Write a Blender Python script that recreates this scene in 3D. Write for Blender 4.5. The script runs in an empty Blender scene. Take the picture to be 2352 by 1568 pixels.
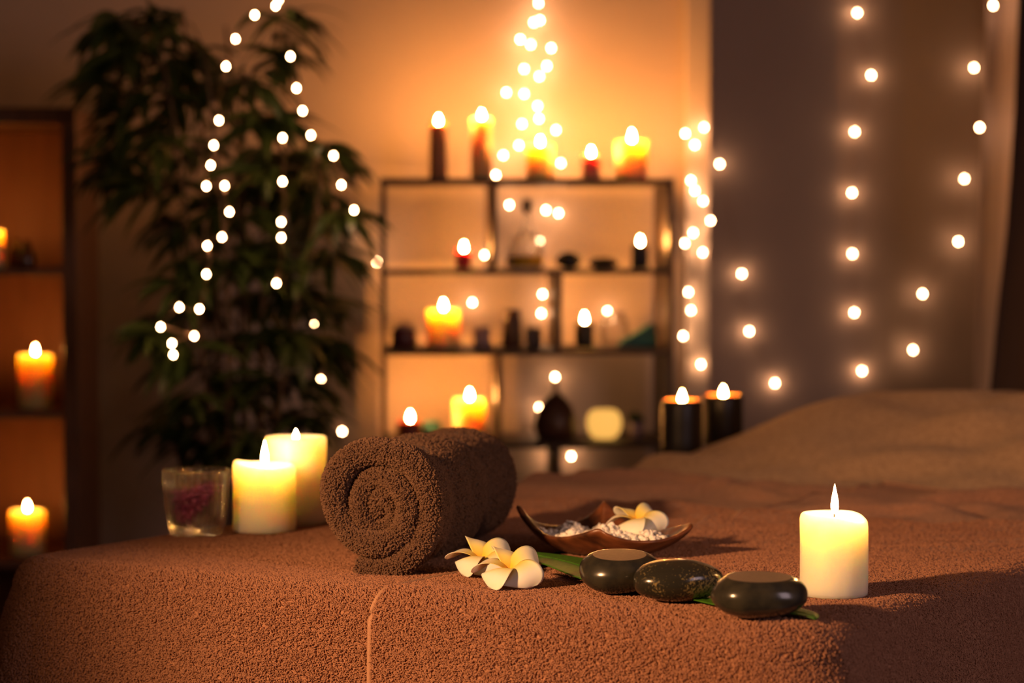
import bpy, bmesh, math, random
import numpy as np
from mathutils import Vector, Matrix, noise
random.seed(7); rng = np.random.default_rng(11)
PI = math.pi
S = bpy.context.scene
C = S.collection
def R(d): return math.radians(d)

# ------------------------------------------------------------------ camera
TZ = 0.72                      # top of the massage table
FPX = 5553.0
YAW, PITCH = R(3.05), R(2.155)
CAM = Vector((0, 0, TZ + 0.358))
FH = Vector((math.sin(YAW), math.cos(YAW), 0))
RT = Vector((math.cos(YAW), -math.sin(YAW), 0))
FW = (FH * math.cos(PITCH) - Vector((0, 0, 1)) * math.sin(PITCH)).normalized()
UP = RT.cross(FW).normalized()
def ray(px, py): return FW + RT * ((px - 1176) / FPX) + UP * ((784 - py) / FPX)
def on_z(px, py, z=TZ):
    d = ray(px, py); return CAM + d * ((z - CAM.z) / d.z)
def on_y(px, py, y):
    d = ray(px, py); return CAM + d * ((y - CAM.y) / d.y)
def c2w(x, d, z=0.0):
    v = RT * x + FH * d; return Vector((v.x, v.y, z))
cd = bpy.data.cameras.new('camera'); cam = bpy.data.objects.new('camera', cd); C.objects.link(cam)
cam.matrix_world = Matrix((RT, UP, -FW)).transposed().to_4x4(); cam.location = CAM
cd.sensor_width = 36; cd.lens = 85; cd.clip_end = 50
cd.dof.use_dof = True; cd.dof.focus_distance = 2.53; cd.dof.aperture_fstop = 3.7
S.camera = cam

# ------------------------------------------------------------------ helpers
def tag(o, label=None, cat=None, group=None, kind=None):
    if label: o['label'] = label
    if cat: o['category'] = cat
    if group: o['group'] = group
    if kind: o['kind'] = kind
    return o
def empty(name, loc, label, cat, group=None, rz=0):
    o = bpy.data.objects.new(name, None); C.objects.link(o); o.location = loc; o.rotation_euler = (0, 0, rz)
    o.empty_display_size = .02
    return tag(o, label, cat, group)
def mk(name, V, F, mat, parent=None, smooth=True, loc=None):
    me = bpy.data.meshes.new(name); me.from_pydata([tuple(v) for v in V], [], F); me.update()
    if smooth: me.polygons.foreach_set('use_smooth', [True] * len(me.polygons))
    if mat: me.materials.append(mat)
    o = bpy.data.objects.new(name, me); C.objects.link(o)
    if parent: o.parent = parent
    if loc is not None: o.location = loc
    return o
class MB:
    def __init__(s): s.V = []; s.F = []
    def box(s, x0, x1, y0, y1, z0, z1):
        n = len(s.V)
        s.V += [(x0,y0,z0),(x1,y0,z0),(x1,y1,z0),(x0,y1,z0),(x0,y0,z1),(x1,y0,z1),(x1,y1,z1),(x0,y1,z1)]
        s.F += [tuple(n+i for i in f) for f in ((3,2,1,0),(4,5,6,7),(0,1,5,4),(1,2,6,5),(2,3,7,6),(3,0,4,7))]
        return s
    def lathe(s, prof, n=32, c=(0,0,0), ang=None, close=True):
        b = len(s.V); m = len(prof)
        for j in range(n):
            a = 2*PI*j/n
            for i, p in enumerate(prof):
                r, z = (p if ang is None else ang(p, a, i))
                s.V.append((c[0]+r*math.cos(a), c[1]+r*math.sin(a), c[2]+z))
        for j in range(n):
            k = (j+1) % n
            for i in range(m-1):
                s.F.append((b+j*m+i, b+k*m+i, b+k*m+i+1, b+j*m+i+1))
        return s
    def tube(s, pts, r, n=6):
        b = len(s.V); P = [Vector(p) for p in pts]; m = len(P)
        rr = r if isinstance(r, (list, tuple)) else [r]*m
        for i, p in enumerate(P):
            t = (P[min(i+1, m-1)] - P[max(i-1, 0)]).normalized()
            a = t.cross(Vector((0,0,1)) if abs(t.z) < .9 else Vector((1,0,0))).normalized(); c = t.cross(a)
            for j in range(n):
                th = 2*PI*j/n
                s.V.append(tuple(p + a*(rr[i]*math.cos(th)) + c*(rr[i]*math.sin(th))))
        for i in range(m-1):
            for j in range(n):
                k = (j+1) % n
                s.F.append((b+i*n+j, b+i*n+k, b+(i+1)*n+k, b+(i+1)*n+j))
        s.F.append(tuple(b+j for j in range(n))[::-1]); s.F.append(tuple(b+(m-1)*n+j for j in range(n)))
        return s
    def build(s, name, mat, parent=None, smooth=True, loc=None):
        return mk(name, s.V, s.F, mat, parent, smooth, loc)
def bevel(o, w=.002, seg=2):
    m = o.modifiers.new('bevel', 'BEVEL'); m.width = w; m.segments = seg; m.limit_method = 'ANGLE'; m.harden_normals = False
    return o
def subsurf(o, l=1):
    m = o.modifiers.new('sub', 'SUBSURF'); m.levels = l; m.render_levels = l; return o

# ------------------------------------------------------------------ materials
def mat(name, col, rough=.5, **k):
    m = bpy.data.materials.new(name); m.use_nodes = True; nt = m.node_tree; b = nt.nodes['Principled BSDF']
    b.inputs['Base Color'].default_value = (*col, 1); b.inputs['Roughness'].default_value = rough
    for kk, v in k.items():
        kk = kk.replace('_', ' ')
        b.inputs[kk].default_value = v
    return m
def nd(m, t, **k):
    n = m.node_tree.nodes.new(t)
    for kk, v in k.items():
        if kk in n.inputs: n.inputs[kk].default_value = v
        else: setattr(n, kk, v)
    return n
def lk(m, a, b): m.node_tree.links.new(a, b)
def bsdf(m): return m.node_tree.nodes['Principled BSDF']
def noisy(m, col2, scale=20, bump=0, bdist=.001, detail=4, lo=.35, hi=.65, stretch=None, bscale=None):
    tc = nd(m, 'ShaderNodeTexCoord'); src = tc.outputs['Object']
    if stretch:
        mp = nd(m, 'ShaderNodeMapping'); mp.inputs['Scale'].default_value = stretch; lk(m, src, mp.inputs['Vector']); src = mp.outputs[0]
    n = nd(m, 'ShaderNodeTexNoise', Scale=scale, Detail=detail); lk(m, src, n.inputs['Vector'])
    cr = nd(m, 'ShaderNodeValToRGB'); cr.color_ramp.elements[0].position = lo; cr.color_ramp.elements[1].position = hi
    cr.color_ramp.elements[0].color = bsdf(m).inputs['Base Color'].default_value[:]; cr.color_ramp.elements[1].color = (*col2, 1)
    lk(m, n.outputs['Fac'], cr.inputs['Fac']); lk(m, cr.outputs['Color'], bsdf(m).inputs['Base Color'])
    if bump:
        n2 = n
        if bscale: n2 = nd(m, 'ShaderNodeTexNoise', Scale=bscale, Detail=3); lk(m, src, n2.inputs['Vector'])
        bp = nd(m, 'ShaderNodeBump', Strength=bump, Distance=bdist); lk(m, n2.outputs['Fac'], bp.inputs['Height']); lk(m, bp.outputs[0], bsdf(m).inputs['Normal'])
    return m
def terry(name, c1, c2, scale=420, dist=.0016):
    m = mat(name, c1, .95, Specular_IOR_Level=.15, Sheen_Weight=.12, Sheen_Roughness=.5)
    tc = nd(m, 'ShaderNodeTexCoord')
    n = nd(m, 'ShaderNodeTexNoise', Scale=scale*.55, Detail=3, Distortion=.8); lk(m, tc.outputs['Object'], n.inputs['Vector'])
    big = nd(m, 'ShaderNodeTexNoise', Scale=14, Detail=3); lk(m, tc.outputs['Object'], big.inputs['Vector'])
    mx = nd(m, 'ShaderNodeMix', data_type='RGBA'); cr = nd(m, 'ShaderNodeMapRange'); cr.inputs[1].default_value=.3; cr.inputs[2].default_value=.7
    lk(m, n.outputs['Fac'], cr.inputs[0]); lk(m, cr.outputs[0], mx.inputs[0])
    mx.inputs[6].default_value = (*[c*.72 for c in c1], 1); mx.inputs[7].default_value = (*c2, 1)
    lk(m, mx.outputs[2], bsdf(m).inputs['Base Color'])
    v = nd(m, 'ShaderNodeTexVoronoi', Scale=scale); lk(m, tc.outputs['Object'], v.inputs['Vector'])
    ad = nd(m, 'ShaderNodeMath', operation='SUBTRACT'); lk(m, n.outputs['Fac'], ad.inputs[0]); lk(m, v.outputs['Distance'], ad.inputs[1])
    ad2 = nd(m, 'ShaderNodeMath', operation='ADD'); m3 = nd(m, 'ShaderNodeMath', operation='MULTIPLY'); m3.inputs[1].default_value = 1.2
    lk(m, big.outputs['Fac'], m3.inputs[0]); lk(m, ad.outputs[0], ad2.inputs[0]); lk(m, m3.outputs[0], ad2.inputs[1])
    bp = nd(m, 'ShaderNodeBump', Strength=.9, Distance=dist); lk(m, ad2.outputs[0], bp.inputs['Height']); lk(m, bp.outputs[0], bsdf(m).inputs['Normal'])
    return m
def wax(name, col, scale, rad=(1, .45, .14), rough=.45, w=1.0):
    m = mat(name, col, rough, Subsurface_Weight=w, Subsurface_Scale=scale)
    bsdf(m).inputs['Subsurface Radius'].default_value = rad
    return m
def emis(name, col, s):
    m = bpy.data.materials.new(name); m.use_nodes = True; nt = m.node_tree; nt.nodes.remove(nt.nodes['Principled BSDF'])
    e = nt.nodes.new('ShaderNodeEmission'); e.inputs[0].default_value = (*col, 1); e.inputs[1].default_value = s
    nt.links.new(e.outputs[0], nt.nodes['Material Output'].inputs[0]); return m

M = {}
M['towel'] = terry('brown_terry', (.38, .185, .11), (.44, .22, .13))
M['pile'] = mat('brown_terry_yarn', (.36, .178, .108), .85, Specular_IOR_Level=.2)
M['rolltowel'] = terry('dark_brown_terry', (.10, .058, .038), (.135, .078, .05))
M['rollpile'] = mat('dark_brown_yarn', (.175, .098, .062), .85, Specular_IOR_Level=.2)
M['hem'] = noisy(mat('woven_hem', (.46, .25, .15), .9), (.36, .19, .11), 900, .4, .0004)
M['beige'] = terry('beige_terry', (.50, .32, .19), (.56, .38, .23), 260, .002)
M['wall'] = noisy(mat('wall_paint', (.60, .49, .40), .8), (.56, .455, .37), 3, .15, .002, bscale=120)
M['alcove'] = noisy(mat('alcove_paint', (.46, .385, .35), .85), (.42, .35, .32), 2.5, .15, .002, bscale=90)
M['pier'] = noisy(mat('pier_paint', (.68, .58, .48), .8), (.62, .52, .43), 3)
M['floor'] = noisy(mat('floor_wood', (.16, .09, .05), .45), (.24, .14, .08), 6, .2, .002, stretch=(1, 9, 1))
M['ceiling'] = noisy(mat('ceiling_paint', (.6, .56, .5), .9), (.57, .53, .47), 4)
M['shelfdark'] = noisy(mat('dark_shelf_wood', (.035, .022, .016), .5), (.06, .035, .024), 12, stretch=(1, 1, 14))
M['bookcase'] = noisy(mat('bookcase_brown_wood', (.13, .060, .032), .5), (.18, .085, .045), 9, .1, .001, stretch=(6, 6, 1))
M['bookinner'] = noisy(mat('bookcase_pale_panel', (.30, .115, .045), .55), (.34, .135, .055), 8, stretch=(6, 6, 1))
M['wax_front'] = wax('cream_wax', (.99, .88, .66), .052, (1, .80, .55))
M['wax_bg'] = wax('yellow_wax', (.985, .74, .32), .052, (1, .74, .45))
M['wax_orange'] = wax('orange_wax', (.95, .62, .24), .03, (1, .7, .5))
M['wax_brown'] = wax('brown_wax', (.55, .24, .09), .010, (1, .25, .05))
M['wax_pink'] = wax('pink_wax', (.80, .30, .22), .016, (1, .25, .15))
M['wax_red'] = wax('red_wax', (.65, .02, .05), .010, (1, .1, .1))
M['wax_dkred'] = wax('dark_red_wax', (.14, .02, .015), .006, (1, .1, .05))
M['wax_black'] = mat('black_wax', (.012, .010, .008), .38)
M['pool'] = wax('melted_orange_wax', (.55, .22, .06), .006, w=.4)
M['wick'] = mat('charred_wick', (.02, .012, .01), .9)
M['flame'] = emis('candle_flame', (1, .37, .08), 1750)
M['flame_near'] = emis('near_candle_flame', (1, .47, .14), 520)
M['flame_book'] = emis('bookcase_candle_flame', (1, .35, .07), 800)
M['flame_mid'] = emis('small_candle_flame', (1, .42, .10), 420)
M['bulb'] = emis('warm_led', (1, .50, .24), 100)
M['wire'] = mat('copper_wire', (.35, .22, .13), .4, Metallic=.6)
M['glass'] = mat('clear_glass', (1, .98, .95), .03, Transmission_Weight=1.0, IOR=1.45)
_t = nd(M['glass'], 'ShaderNodeBsdfTransparent'); _x = nd(M['glass'], 'ShaderNodeMixShader'); _x.inputs[0].default_value = .6
lk(M['glass'], bsdf(M['glass']).outputs[0], _x.inputs[1]); lk(M['glass'], _t.outputs[0], _x.inputs[2])
_d = nd(M['glass'], 'ShaderNodeBsdfTranslucent'); _y = nd(M['glass'], 'ShaderNodeMixShader'); _y.inputs[0].default_value = .02
lk(M['glass'], _x.outputs[0], _y.inputs[1]); lk(M['glass'], _d.outputs[0], _y.inputs[2])
lk(M['glass'], _y.outputs[0], M['glass'].node_tree.nodes['Material Output'].inputs[0])
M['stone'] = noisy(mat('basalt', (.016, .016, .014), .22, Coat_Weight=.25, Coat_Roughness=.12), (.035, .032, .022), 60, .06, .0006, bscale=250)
M['stone_cut_reflect'] = noisy(mat('honed_basalt_reflection', (.17, .12, .085), .34), (.21, .15, .10), 300, .3, .0003)  # honed facets; the warm wall's reflection is put into their paler brown
def speck(name):
    m = mat(name, (.022, .022, .016), .2, Coat_Weight=.2)
    tc = nd(m, 'ShaderNodeTexCoord'); v = nd(m, 'ShaderNodeTexNoise', Scale=420, Detail=2); lk(m, tc.outputs['Object'], v.inputs['Vector'])
    b = nd(m, 'ShaderNodeTexNoise', Scale=26, Detail=1); lk(m, tc.outputs['Object'], b.inputs['Vector'])
    a = nd(m, 'ShaderNodeMath', operation='ADD'); lk(m, v.outputs['Fac'], a.inputs[0]); lk(m, b.outputs['Fac'], a.inputs[1])
    cr = nd(m, 'ShaderNodeValToRGB'); cr.color_ramp.elements[0].position = .53; cr.color_ramp.elements[1].position = .62
    h = nd(m, 'ShaderNodeMath', operation='MULTIPLY'); h.inputs[1].default_value = .5; lk(m, a.outputs[0], h.inputs[0])
    cr.color_ramp.elements[0].color = (.022, .021, .015, 1); cr.color_ramp.elements[1].color = (.22, .17, .07, 1)
    lk(m, h.outputs[0], cr.inputs['Fac']); lk(m, cr.outputs[0], bsdf(m).inputs['Base Color']); return m
M['stone_speck'] = speck('speckled_basalt')
M['bowl'] = noisy(mat('carved_coconut_wood', (.05, .017, .008), .32, Coat_Weight=.3, Coat_Roughness=.25), (.19, .062, .022), 16, .5, .0008, stretch=(1, 5, 3), bscale=160)
M['salt'] = mat('white_bath_salt', (.93, .9, .86), .6, Specular_IOR_Level=.3)
M['purple'] = noisy(mat('purple_bath_salt', (.30, .05, .14), .3, Subsurface_Weight=.3, Subsurface_Scale=.003), (.48, .12, .24), 120)
M['leaf'] = noisy(mat('glossy_green_leaf', (.03, .12, .008), .5, Specular_IOR_Level=.3), (.07, .2, .015), 45, .3, .0006, stretch=(.3, 8, 1))
M['plant'] = noisy(mat('bamboo_leaf', (.022, .045, .008), .45), (.05, .075, .012), 8)
M['cane'] = noisy(mat('bamboo_cane', (.12, .07, .03), .5), (.06, .035, .018), 30)
M['pot'] = noisy(mat('pot_glaze', (.12, .07, .05), .5), (.16, .1, .07), 12)
M['soil'] = noisy(mat('potting_soil', (.04, .025, .018), .95), (.02, .012, .01), 80)
M['sheer'] = mat('lilac_sheer_fabric', (.78, .66, .68), .85, Sheen_Weight=.2)
M['curtain'] = mat('dark_brown_curtain', (.06, .035, .03), .9)
M['oil'] = mat('yellow_oil', (.95, .52, .01), .2)
M['teal'] = noisy(mat('teal_cloth', (.03, .14, .16), .8), (.05, .2, .2), 30)
M['lilac'] = mat('lilac_ceramic', (.42, .30, .34), .5)
M['grey'] = mat('grey_ceramic', (.20, .16, .15), .5)
M['plum'] = noisy(mat('plum_glaze', (.06, .02, .05), .3), (.14, .04, .04), 14)
M['vase'] = noisy(mat('brown_glazed_vase', (.07, .032, .02), .35), (.11, .05, .03), 14)
M['cork'] = mat('dark_stopper', (.05, .03, .02), .6)
M['amber'] = mat('amber_bottle_glass', (.08, .02, .01), .1, Coat_Weight=.5)
M['lampglass'] = mat('frosted_yellow_glass', (.98, .75, .32), .5, Subsurface_Weight=1, Subsurface_Scale=.03)
M['lampglass'].node_tree.nodes['Principled BSDF'].inputs['Emission Color'].default_value = (1, .50, .10, 1)
M['lampglass'].node_tree.nodes['Principled BSDF'].inputs['Emission Strength'].default_value = .95
M['pot_plant'] = mat('small_plant_green', (.035, .07, .02), .6)
M['metal'] = mat('grey_frame_metal', (.2, .2, .2), .4, Metallic=.8)

# ------------------------------------------------------------------ room
Yw = 5.20
x_pier0 = on_y(1577, 400, Yw-.05).x; x_pier1 = on_y(1629, 400, Yw-.05).x
Ya = 5.48
def struct(name, mb, m):
    o = mb.build(name, m, smooth=False); o['kind'] = 'structure'; return o
struct('floor', MB().box(-2.6, 2.6, -1.2, 6.0, -.1, 0), M['floor'])
struct('ceiling', MB().box(-2.6, 2.6, -1.2, 6.0, 2.6, 2.7), M['ceiling'])
struct('wall_back', MB().box(-2.5, x_pier0, Yw, Yw+.12, 0, 2.6), M['wall'])
struct('wall_pier', MB().box(x_pier0, x_pier1, Yw-.05, Ya+.1, 0, 2.6), M['pier'])
struct('wall_alcove', MB().box(x_pier1, 2.5, Ya, Ya+.12, 0, 2.6), M['alcove'])
struct('wall_left', MB().box(-2.6, -2.5, -1.2, 5.4, 0, 2.6), M['wall'])
struct('wall_right', MB().box(2.5, 2.6, -1.2, 5.6, 0, 2.6), M['wall'])
struct('baseboard_back', MB().box(-2.5, x_pier0, Yw-.015, Yw, 0, .08), M['ceiling'])

# ------------------------------------------------------------------ table cloths
Oc = Vector((-.560, 2.785)); 
Av = Vector((.846, -.533)); Bv = Vector((.533, .846))
Wt, Lt = .985, 1.95
def tw(a, b, z):
    c = Oc + Av*a + Bv*b
    return c2w(c.x, c.y, z)
def ab_of(p):
    x = p.x*RT.x + p.y*RT.y; d = p.x*FH.x + p.y*FH.y
    q = Vector((x, d)) - Oc; return q.dot(Av), q.dot(Bv)
def sm(x, a, b):
    t = np.clip((x-a)/(b-a), 0, 1); return t*t*(3-2*t)
def wrinkle(a, b):
    f = sm(b, .42, .95)
    w = .0055*np.sin(b*38 + 2.2*np.sin(a*6+.6) + 1.3*np.sin(a*17))*np.clip(np.sin(a*9+b*13+1), -.3, 1)
    w += .004*np.sin(b*61 - a*19 + 2*np.sin(a*11))*np.clip(np.sin(a*13-b*9+2), -.2, 1)
    w += .006*np.exp(-((b-.83-.28*(a-.35))/.022)**2)*sm(a, .25, .4)*(1-sm(a, .75, .95))
    w += .007*np.exp(-((b-1.12-.1*np.sin(a*9))/.03)**2)
    g = .0012*np.sin(a*23+b*9)*np.sin(b*27+a*4)
    return 1.7*f*w + g*sm(b, .15, .3)
def cloth_map(a, b, off, drape_wave=1.0):
    """flat cloth coordinates -> world, numpy"""
    rc = .045; Rb = .030 + off
    qa = np.clip(a, rc, Wt-rc); qb = np.clip(b, rc, Lt-rc)
    va, vb = a-qa, b-qb; dist = np.sqrt(va**2+vb**2)
    dd = np.maximum(dist, 1e-9); na, nb = va/dd, vb/dd
    e = np.maximum(dist-rc, 0); rr = np.minimum(dist, rc)
    th = np.minimum(e/Rb, PI/2)
    ex = np.maximum(e-Rb*PI/2, 0)
    wave = .010*np.sin(a*19+1.5)*np.abs(nb) + .012*np.sin(b*21+.7)*np.abs(na) + .03*np.abs(na*nb)*2
    o = Rb*np.sin(th) + drape_wave*ex*(.10 + wave*9)
    dz = -Rb*(1-np.cos(th)) - ex
    A = qa+na*(rr+o); B = qb+nb*(rr+o)
    top = 1-np.clip(e/.02, 0, 1)
    Z = TZ + off + dz + wrinkle(a, b)*top
    return A, B, Z
def ab_world(A, B, Z):
    cx = Oc.x+Av.x*A+Bv.x*B; cy = Oc.y+Av.y*A+Bv.y*B
    return np.stack([RT.x*cx+FH.x*cy, RT.y*cx+FH.y*cy, Z], -1)
def grid_mesh(name, P, m, parent=None, closed_u=False):
    nu, nv = P.shape[:2]
    idx = np.arange(nu*nv).reshape(nu, nv)
    if closed_u: i0 = idx; i1 = np.roll(idx, -1, 0)
    else: i0 = idx[:-1]; i1 = idx[1:]
    F = np.stack([i0[:, :-1], i1[:, :-1], i1[:, 1:], i0[:, 1:]], -1).reshape(-1, 4)
    me = bpy.data.meshes.new(name)
    me.vertices.add(nu*nv); me.vertices.foreach_set('co', P.reshape(-1).astype(np.float32))
    me.loops.add(F.size); me.loops.foreach_set('vertex_index', F.reshape(-1).astype(np.int32))
    me.polygons.add(len(F)); me.polygons.foreach_set('loop_start', (np.arange(len(F))*4).astype(np.int32))
    me.polygons.foreach_set('loop_total', np.full(len(F), 4, np.int32)); me.update(calc_edges=True)
    me.polygons.foreach_set('use_smooth', np.ones(len(F), bool))
    me.materials.append(m); o = bpy.data.objects.new(name, me); C.objects.link(o)
    if parent: o.parent = parent
    return o
def loops(name, P, N, m, parent, h=.0027, w=.0012, rad=.00046, lean=1.0):
    n = len(P)
    t = rng.normal(size=(n, 3)); t -= N*(t*N).sum(1, keepdims=True); t /= np.linalg.norm(t, axis=1, keepdims=True)
    l = rng.normal(size=(n, 3)); l -= N*(l*N).sum(1, keepdims=True); l /= np.linalg.norm(l, axis=1, keepdims=True)
    up = N + l*lean*rng.random((n, 1)); up /= np.linalg.norm(up, axis=1, keepdims=True)
    hh = h*rng.uniform(.6, 1.3, (n, 1)); ww = w*rng.uniform(.6, 1.5, (n, 1))
    K = 5; pts = np.zeros((n, K, 3), np.float32)
    for k in range(K):
        ph = PI*k/(K-1)*1.1
        pts[:, k] = P + up*(hh*math.sin(ph) - .0003) - t*ww*math.cos(ph)
    cu = bpy.data.hair_curves.new(name); cu.add_curves([K]*n)
    cu.points.foreach_set('position', pts.reshape(-1)); 
    rr = np.full(n*K, rad, np.float32)
    ra = cu.attributes.get('radius') or cu.attributes.new('radius', 'FLOAT', 'POINT')
    ra.data.foreach_set('value', rr)
    cu.materials.append(m)
    o = bpy.data.objects.new(name, cu); C.objects.link(o); o.parent = parent; o['kind'] = 'stuff'
    return o
def cover(name, a0, a1, b0, b1, off, m, res, hf=None, parent=None):
    na = int((a1-a0)/res)+1; nb = int((b1-b0)/res)+1
    a, b = np.meshgrid(np.linspace(a0, a1, na), np.linspace(b0, b1, nb), indexing='ij')
    A, B, Z = cloth_map(a, b, off)
    if hf is not None: Z = Z + hf(A, B)
    return grid_mesh(name, ab_world(A, B, Z), m, parent)
def cloth_pts(n, a0, a1, b0, b1, off, keep=None):
    a = rng.uniform(a0, a1, n); b = rng.uniform(b0, b1, n)
    if keep is not None:
        k = keep(a, b); a, b = a[k], b[k]
    def P(a, b): return ab_world(*cloth_map(a, b, off))
    p = P(a, b); e = 1e-4
    N = np.cross(P(a+e, b)-p, P(a, b+e)-p); N /= np.linalg.norm(N, axis=1, keepdims=True)
    N *= np.sign((N[:, 2:]*1.0)+1e-6*0) * 1.0 if False else 1.0
    return p, N
AH = .512
DR = .36
# massage table below the towels
tb = empty('massage_table', tw(Wt/2, Lt/2, 0), 'padded massage table hidden under the brown and beige towels', 'table')
tb.rotation_euler = (0, 0, 0)
base = tw(Wt/2, Lt/2, 0)
def tbox(name, a0, a1, b0, b1, z0, z1, m):
    V = [tw(a, b, z)-base for z in (z0, z1) for a, b in ((a0, b0), (a1, b0), (a1, b1), (a0, b1))]
    F = [(3,2,1,0),(4,5,6,7),(0,1,5,4),(1,2,6,5),(2,3,7,6),(3,0,4,7)]
    return bevel(mk(name, V, F, m, tb, False), .006)
tbox('tabletop', .01, Wt-.01, .01, Lt-.01, TZ-.07, TZ-.010, M['grey'])
for a in (.06, Wt-.11):
    for b in (.08, Lt-.13): tbox('leg', a, a+.05, b, b+.05, 0, TZ-.07, M['shelfdark'])

def mound(A, B):
    r = sm(A, -.06, .34)*sm(B, 1.30, 1.66)
    fold = .006*np.sin(A*14+B*11)*sm(B, 1.35, 1.5)*sm(A, .05, .2)
    return .124*r*(1-.22*sm(B, 1.72, 1.98)) + fold*.7 - .004
und = cover('beige_bath_sheet', -.34, Wt+.34, 1.0, Lt+.34, .001, M['beige'], .010, mound)
tag(und, 'light beige bath sheet over the raised head end of the massage table', 'towel')
m_ = und.modifiers.new('s', 'SOLIDIFY'); m_.thickness = .003; m_.offset = -1

lt = empty('massage_table_towel', tw(.2, .6, TZ), 'plain brown terry towel covering the left side of the massage table, under the roll', 'towel')
rt_ = empty('massage_table_towel', tw(.8, .6, TZ), 'brown terry towel with piped hem on the right side of the table, under the stones', 'towel')
def unparent_loc(o, par):   # keep world coordinates under an empty
    o.parent = par; o.matrix_parent_inverse = Matrix.Translation(-par.location); return o
BE = 1.27
c1 = unparent_loc(cover('terry_cloth', -DR, AH+.06, -DR, BE, .003, M['towel'], .006), lt)
c2 = unparent_loc(cover('terry_cloth', AH, Wt+DR, -DR, BE+.01, .0075, M['towel'], .006), rt_)
for c in (c1, c2):
    m_ = c.modifiers.new('s', 'SOLIDIFY'); m_.thickness = .0035; m_.offset = -1
def hemline(n, fa, fb, off, r, par, name='hem'):
    t = np.linspace(0, 1, n); a = fa(t); b = fb(t)
    p = ab_world(*cloth_map(a, b, off))
    return unparent_loc(MB().tube([tuple(q) for q in p], r, 8).build(name, M['hem']), par)
hemline(220, lambda t: AH+0*t+.0006*np.sin(t*40), lambda t: -DR+t*(BE+DR), .0065, .0034, rt_)
hemline(120, lambda t: AH+t*(Wt+DR-AH), lambda t: BE+.01+0*t, .0065, .003, rt_)
hemline(100, lambda t: -DR+t*(AH+DR), lambda t: BE+0*t, .004, .003, lt)
def loopsw(name, p, N, m, par, **k):
    return unparent_loc(loops(name, p, N, m, None, **k), par)
# loops point outward: make normals face up or out of the drape
def orient(p, N):
    c = np.array(tuple(tw(Wt/2, Lt/2, TZ-.3))); s = np.sign(((p-c)*N).sum(1, keepdims=True)); return N*s
LOOPK = 1.0
def keepL(a, b):
    r = rng.random(len(a)); d = np.where(b < .10, 1.0, np.where(b < .3, .7, np.where(b < .5, .5, .3))); return r < d
for par, nn, a0, a1, off in ((lt, 190000, -.05, AH-.002, .003), (rt_, 245000, AH+.003, Wt+.16, .0075)):
    p, N = cloth_pts(int(nn*.37), a0, a1, -DR+.004, .012, off); loopsw('terry_pile', p, orient(p, N), M['pile'], par, h=.0031, w=.0013, rad=.0005)
    p, N = cloth_pts(int(nn*.9), a0, a1, .012, .86, off, keepL); loopsw('terry_pile', p, orient(p, N), M['pile'], par, h=.0016, w=.0012, rad=.00040, lean=1.6)

def zt(p):
    a, b = ab_of(p); off = .0075 if a > AH else .003
    aa = np.array([a]); bb = np.array([b])
    return float(cloth_map(aa, bb, off)[2][0]) + (.0012 if b < .42 else 0)

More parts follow.
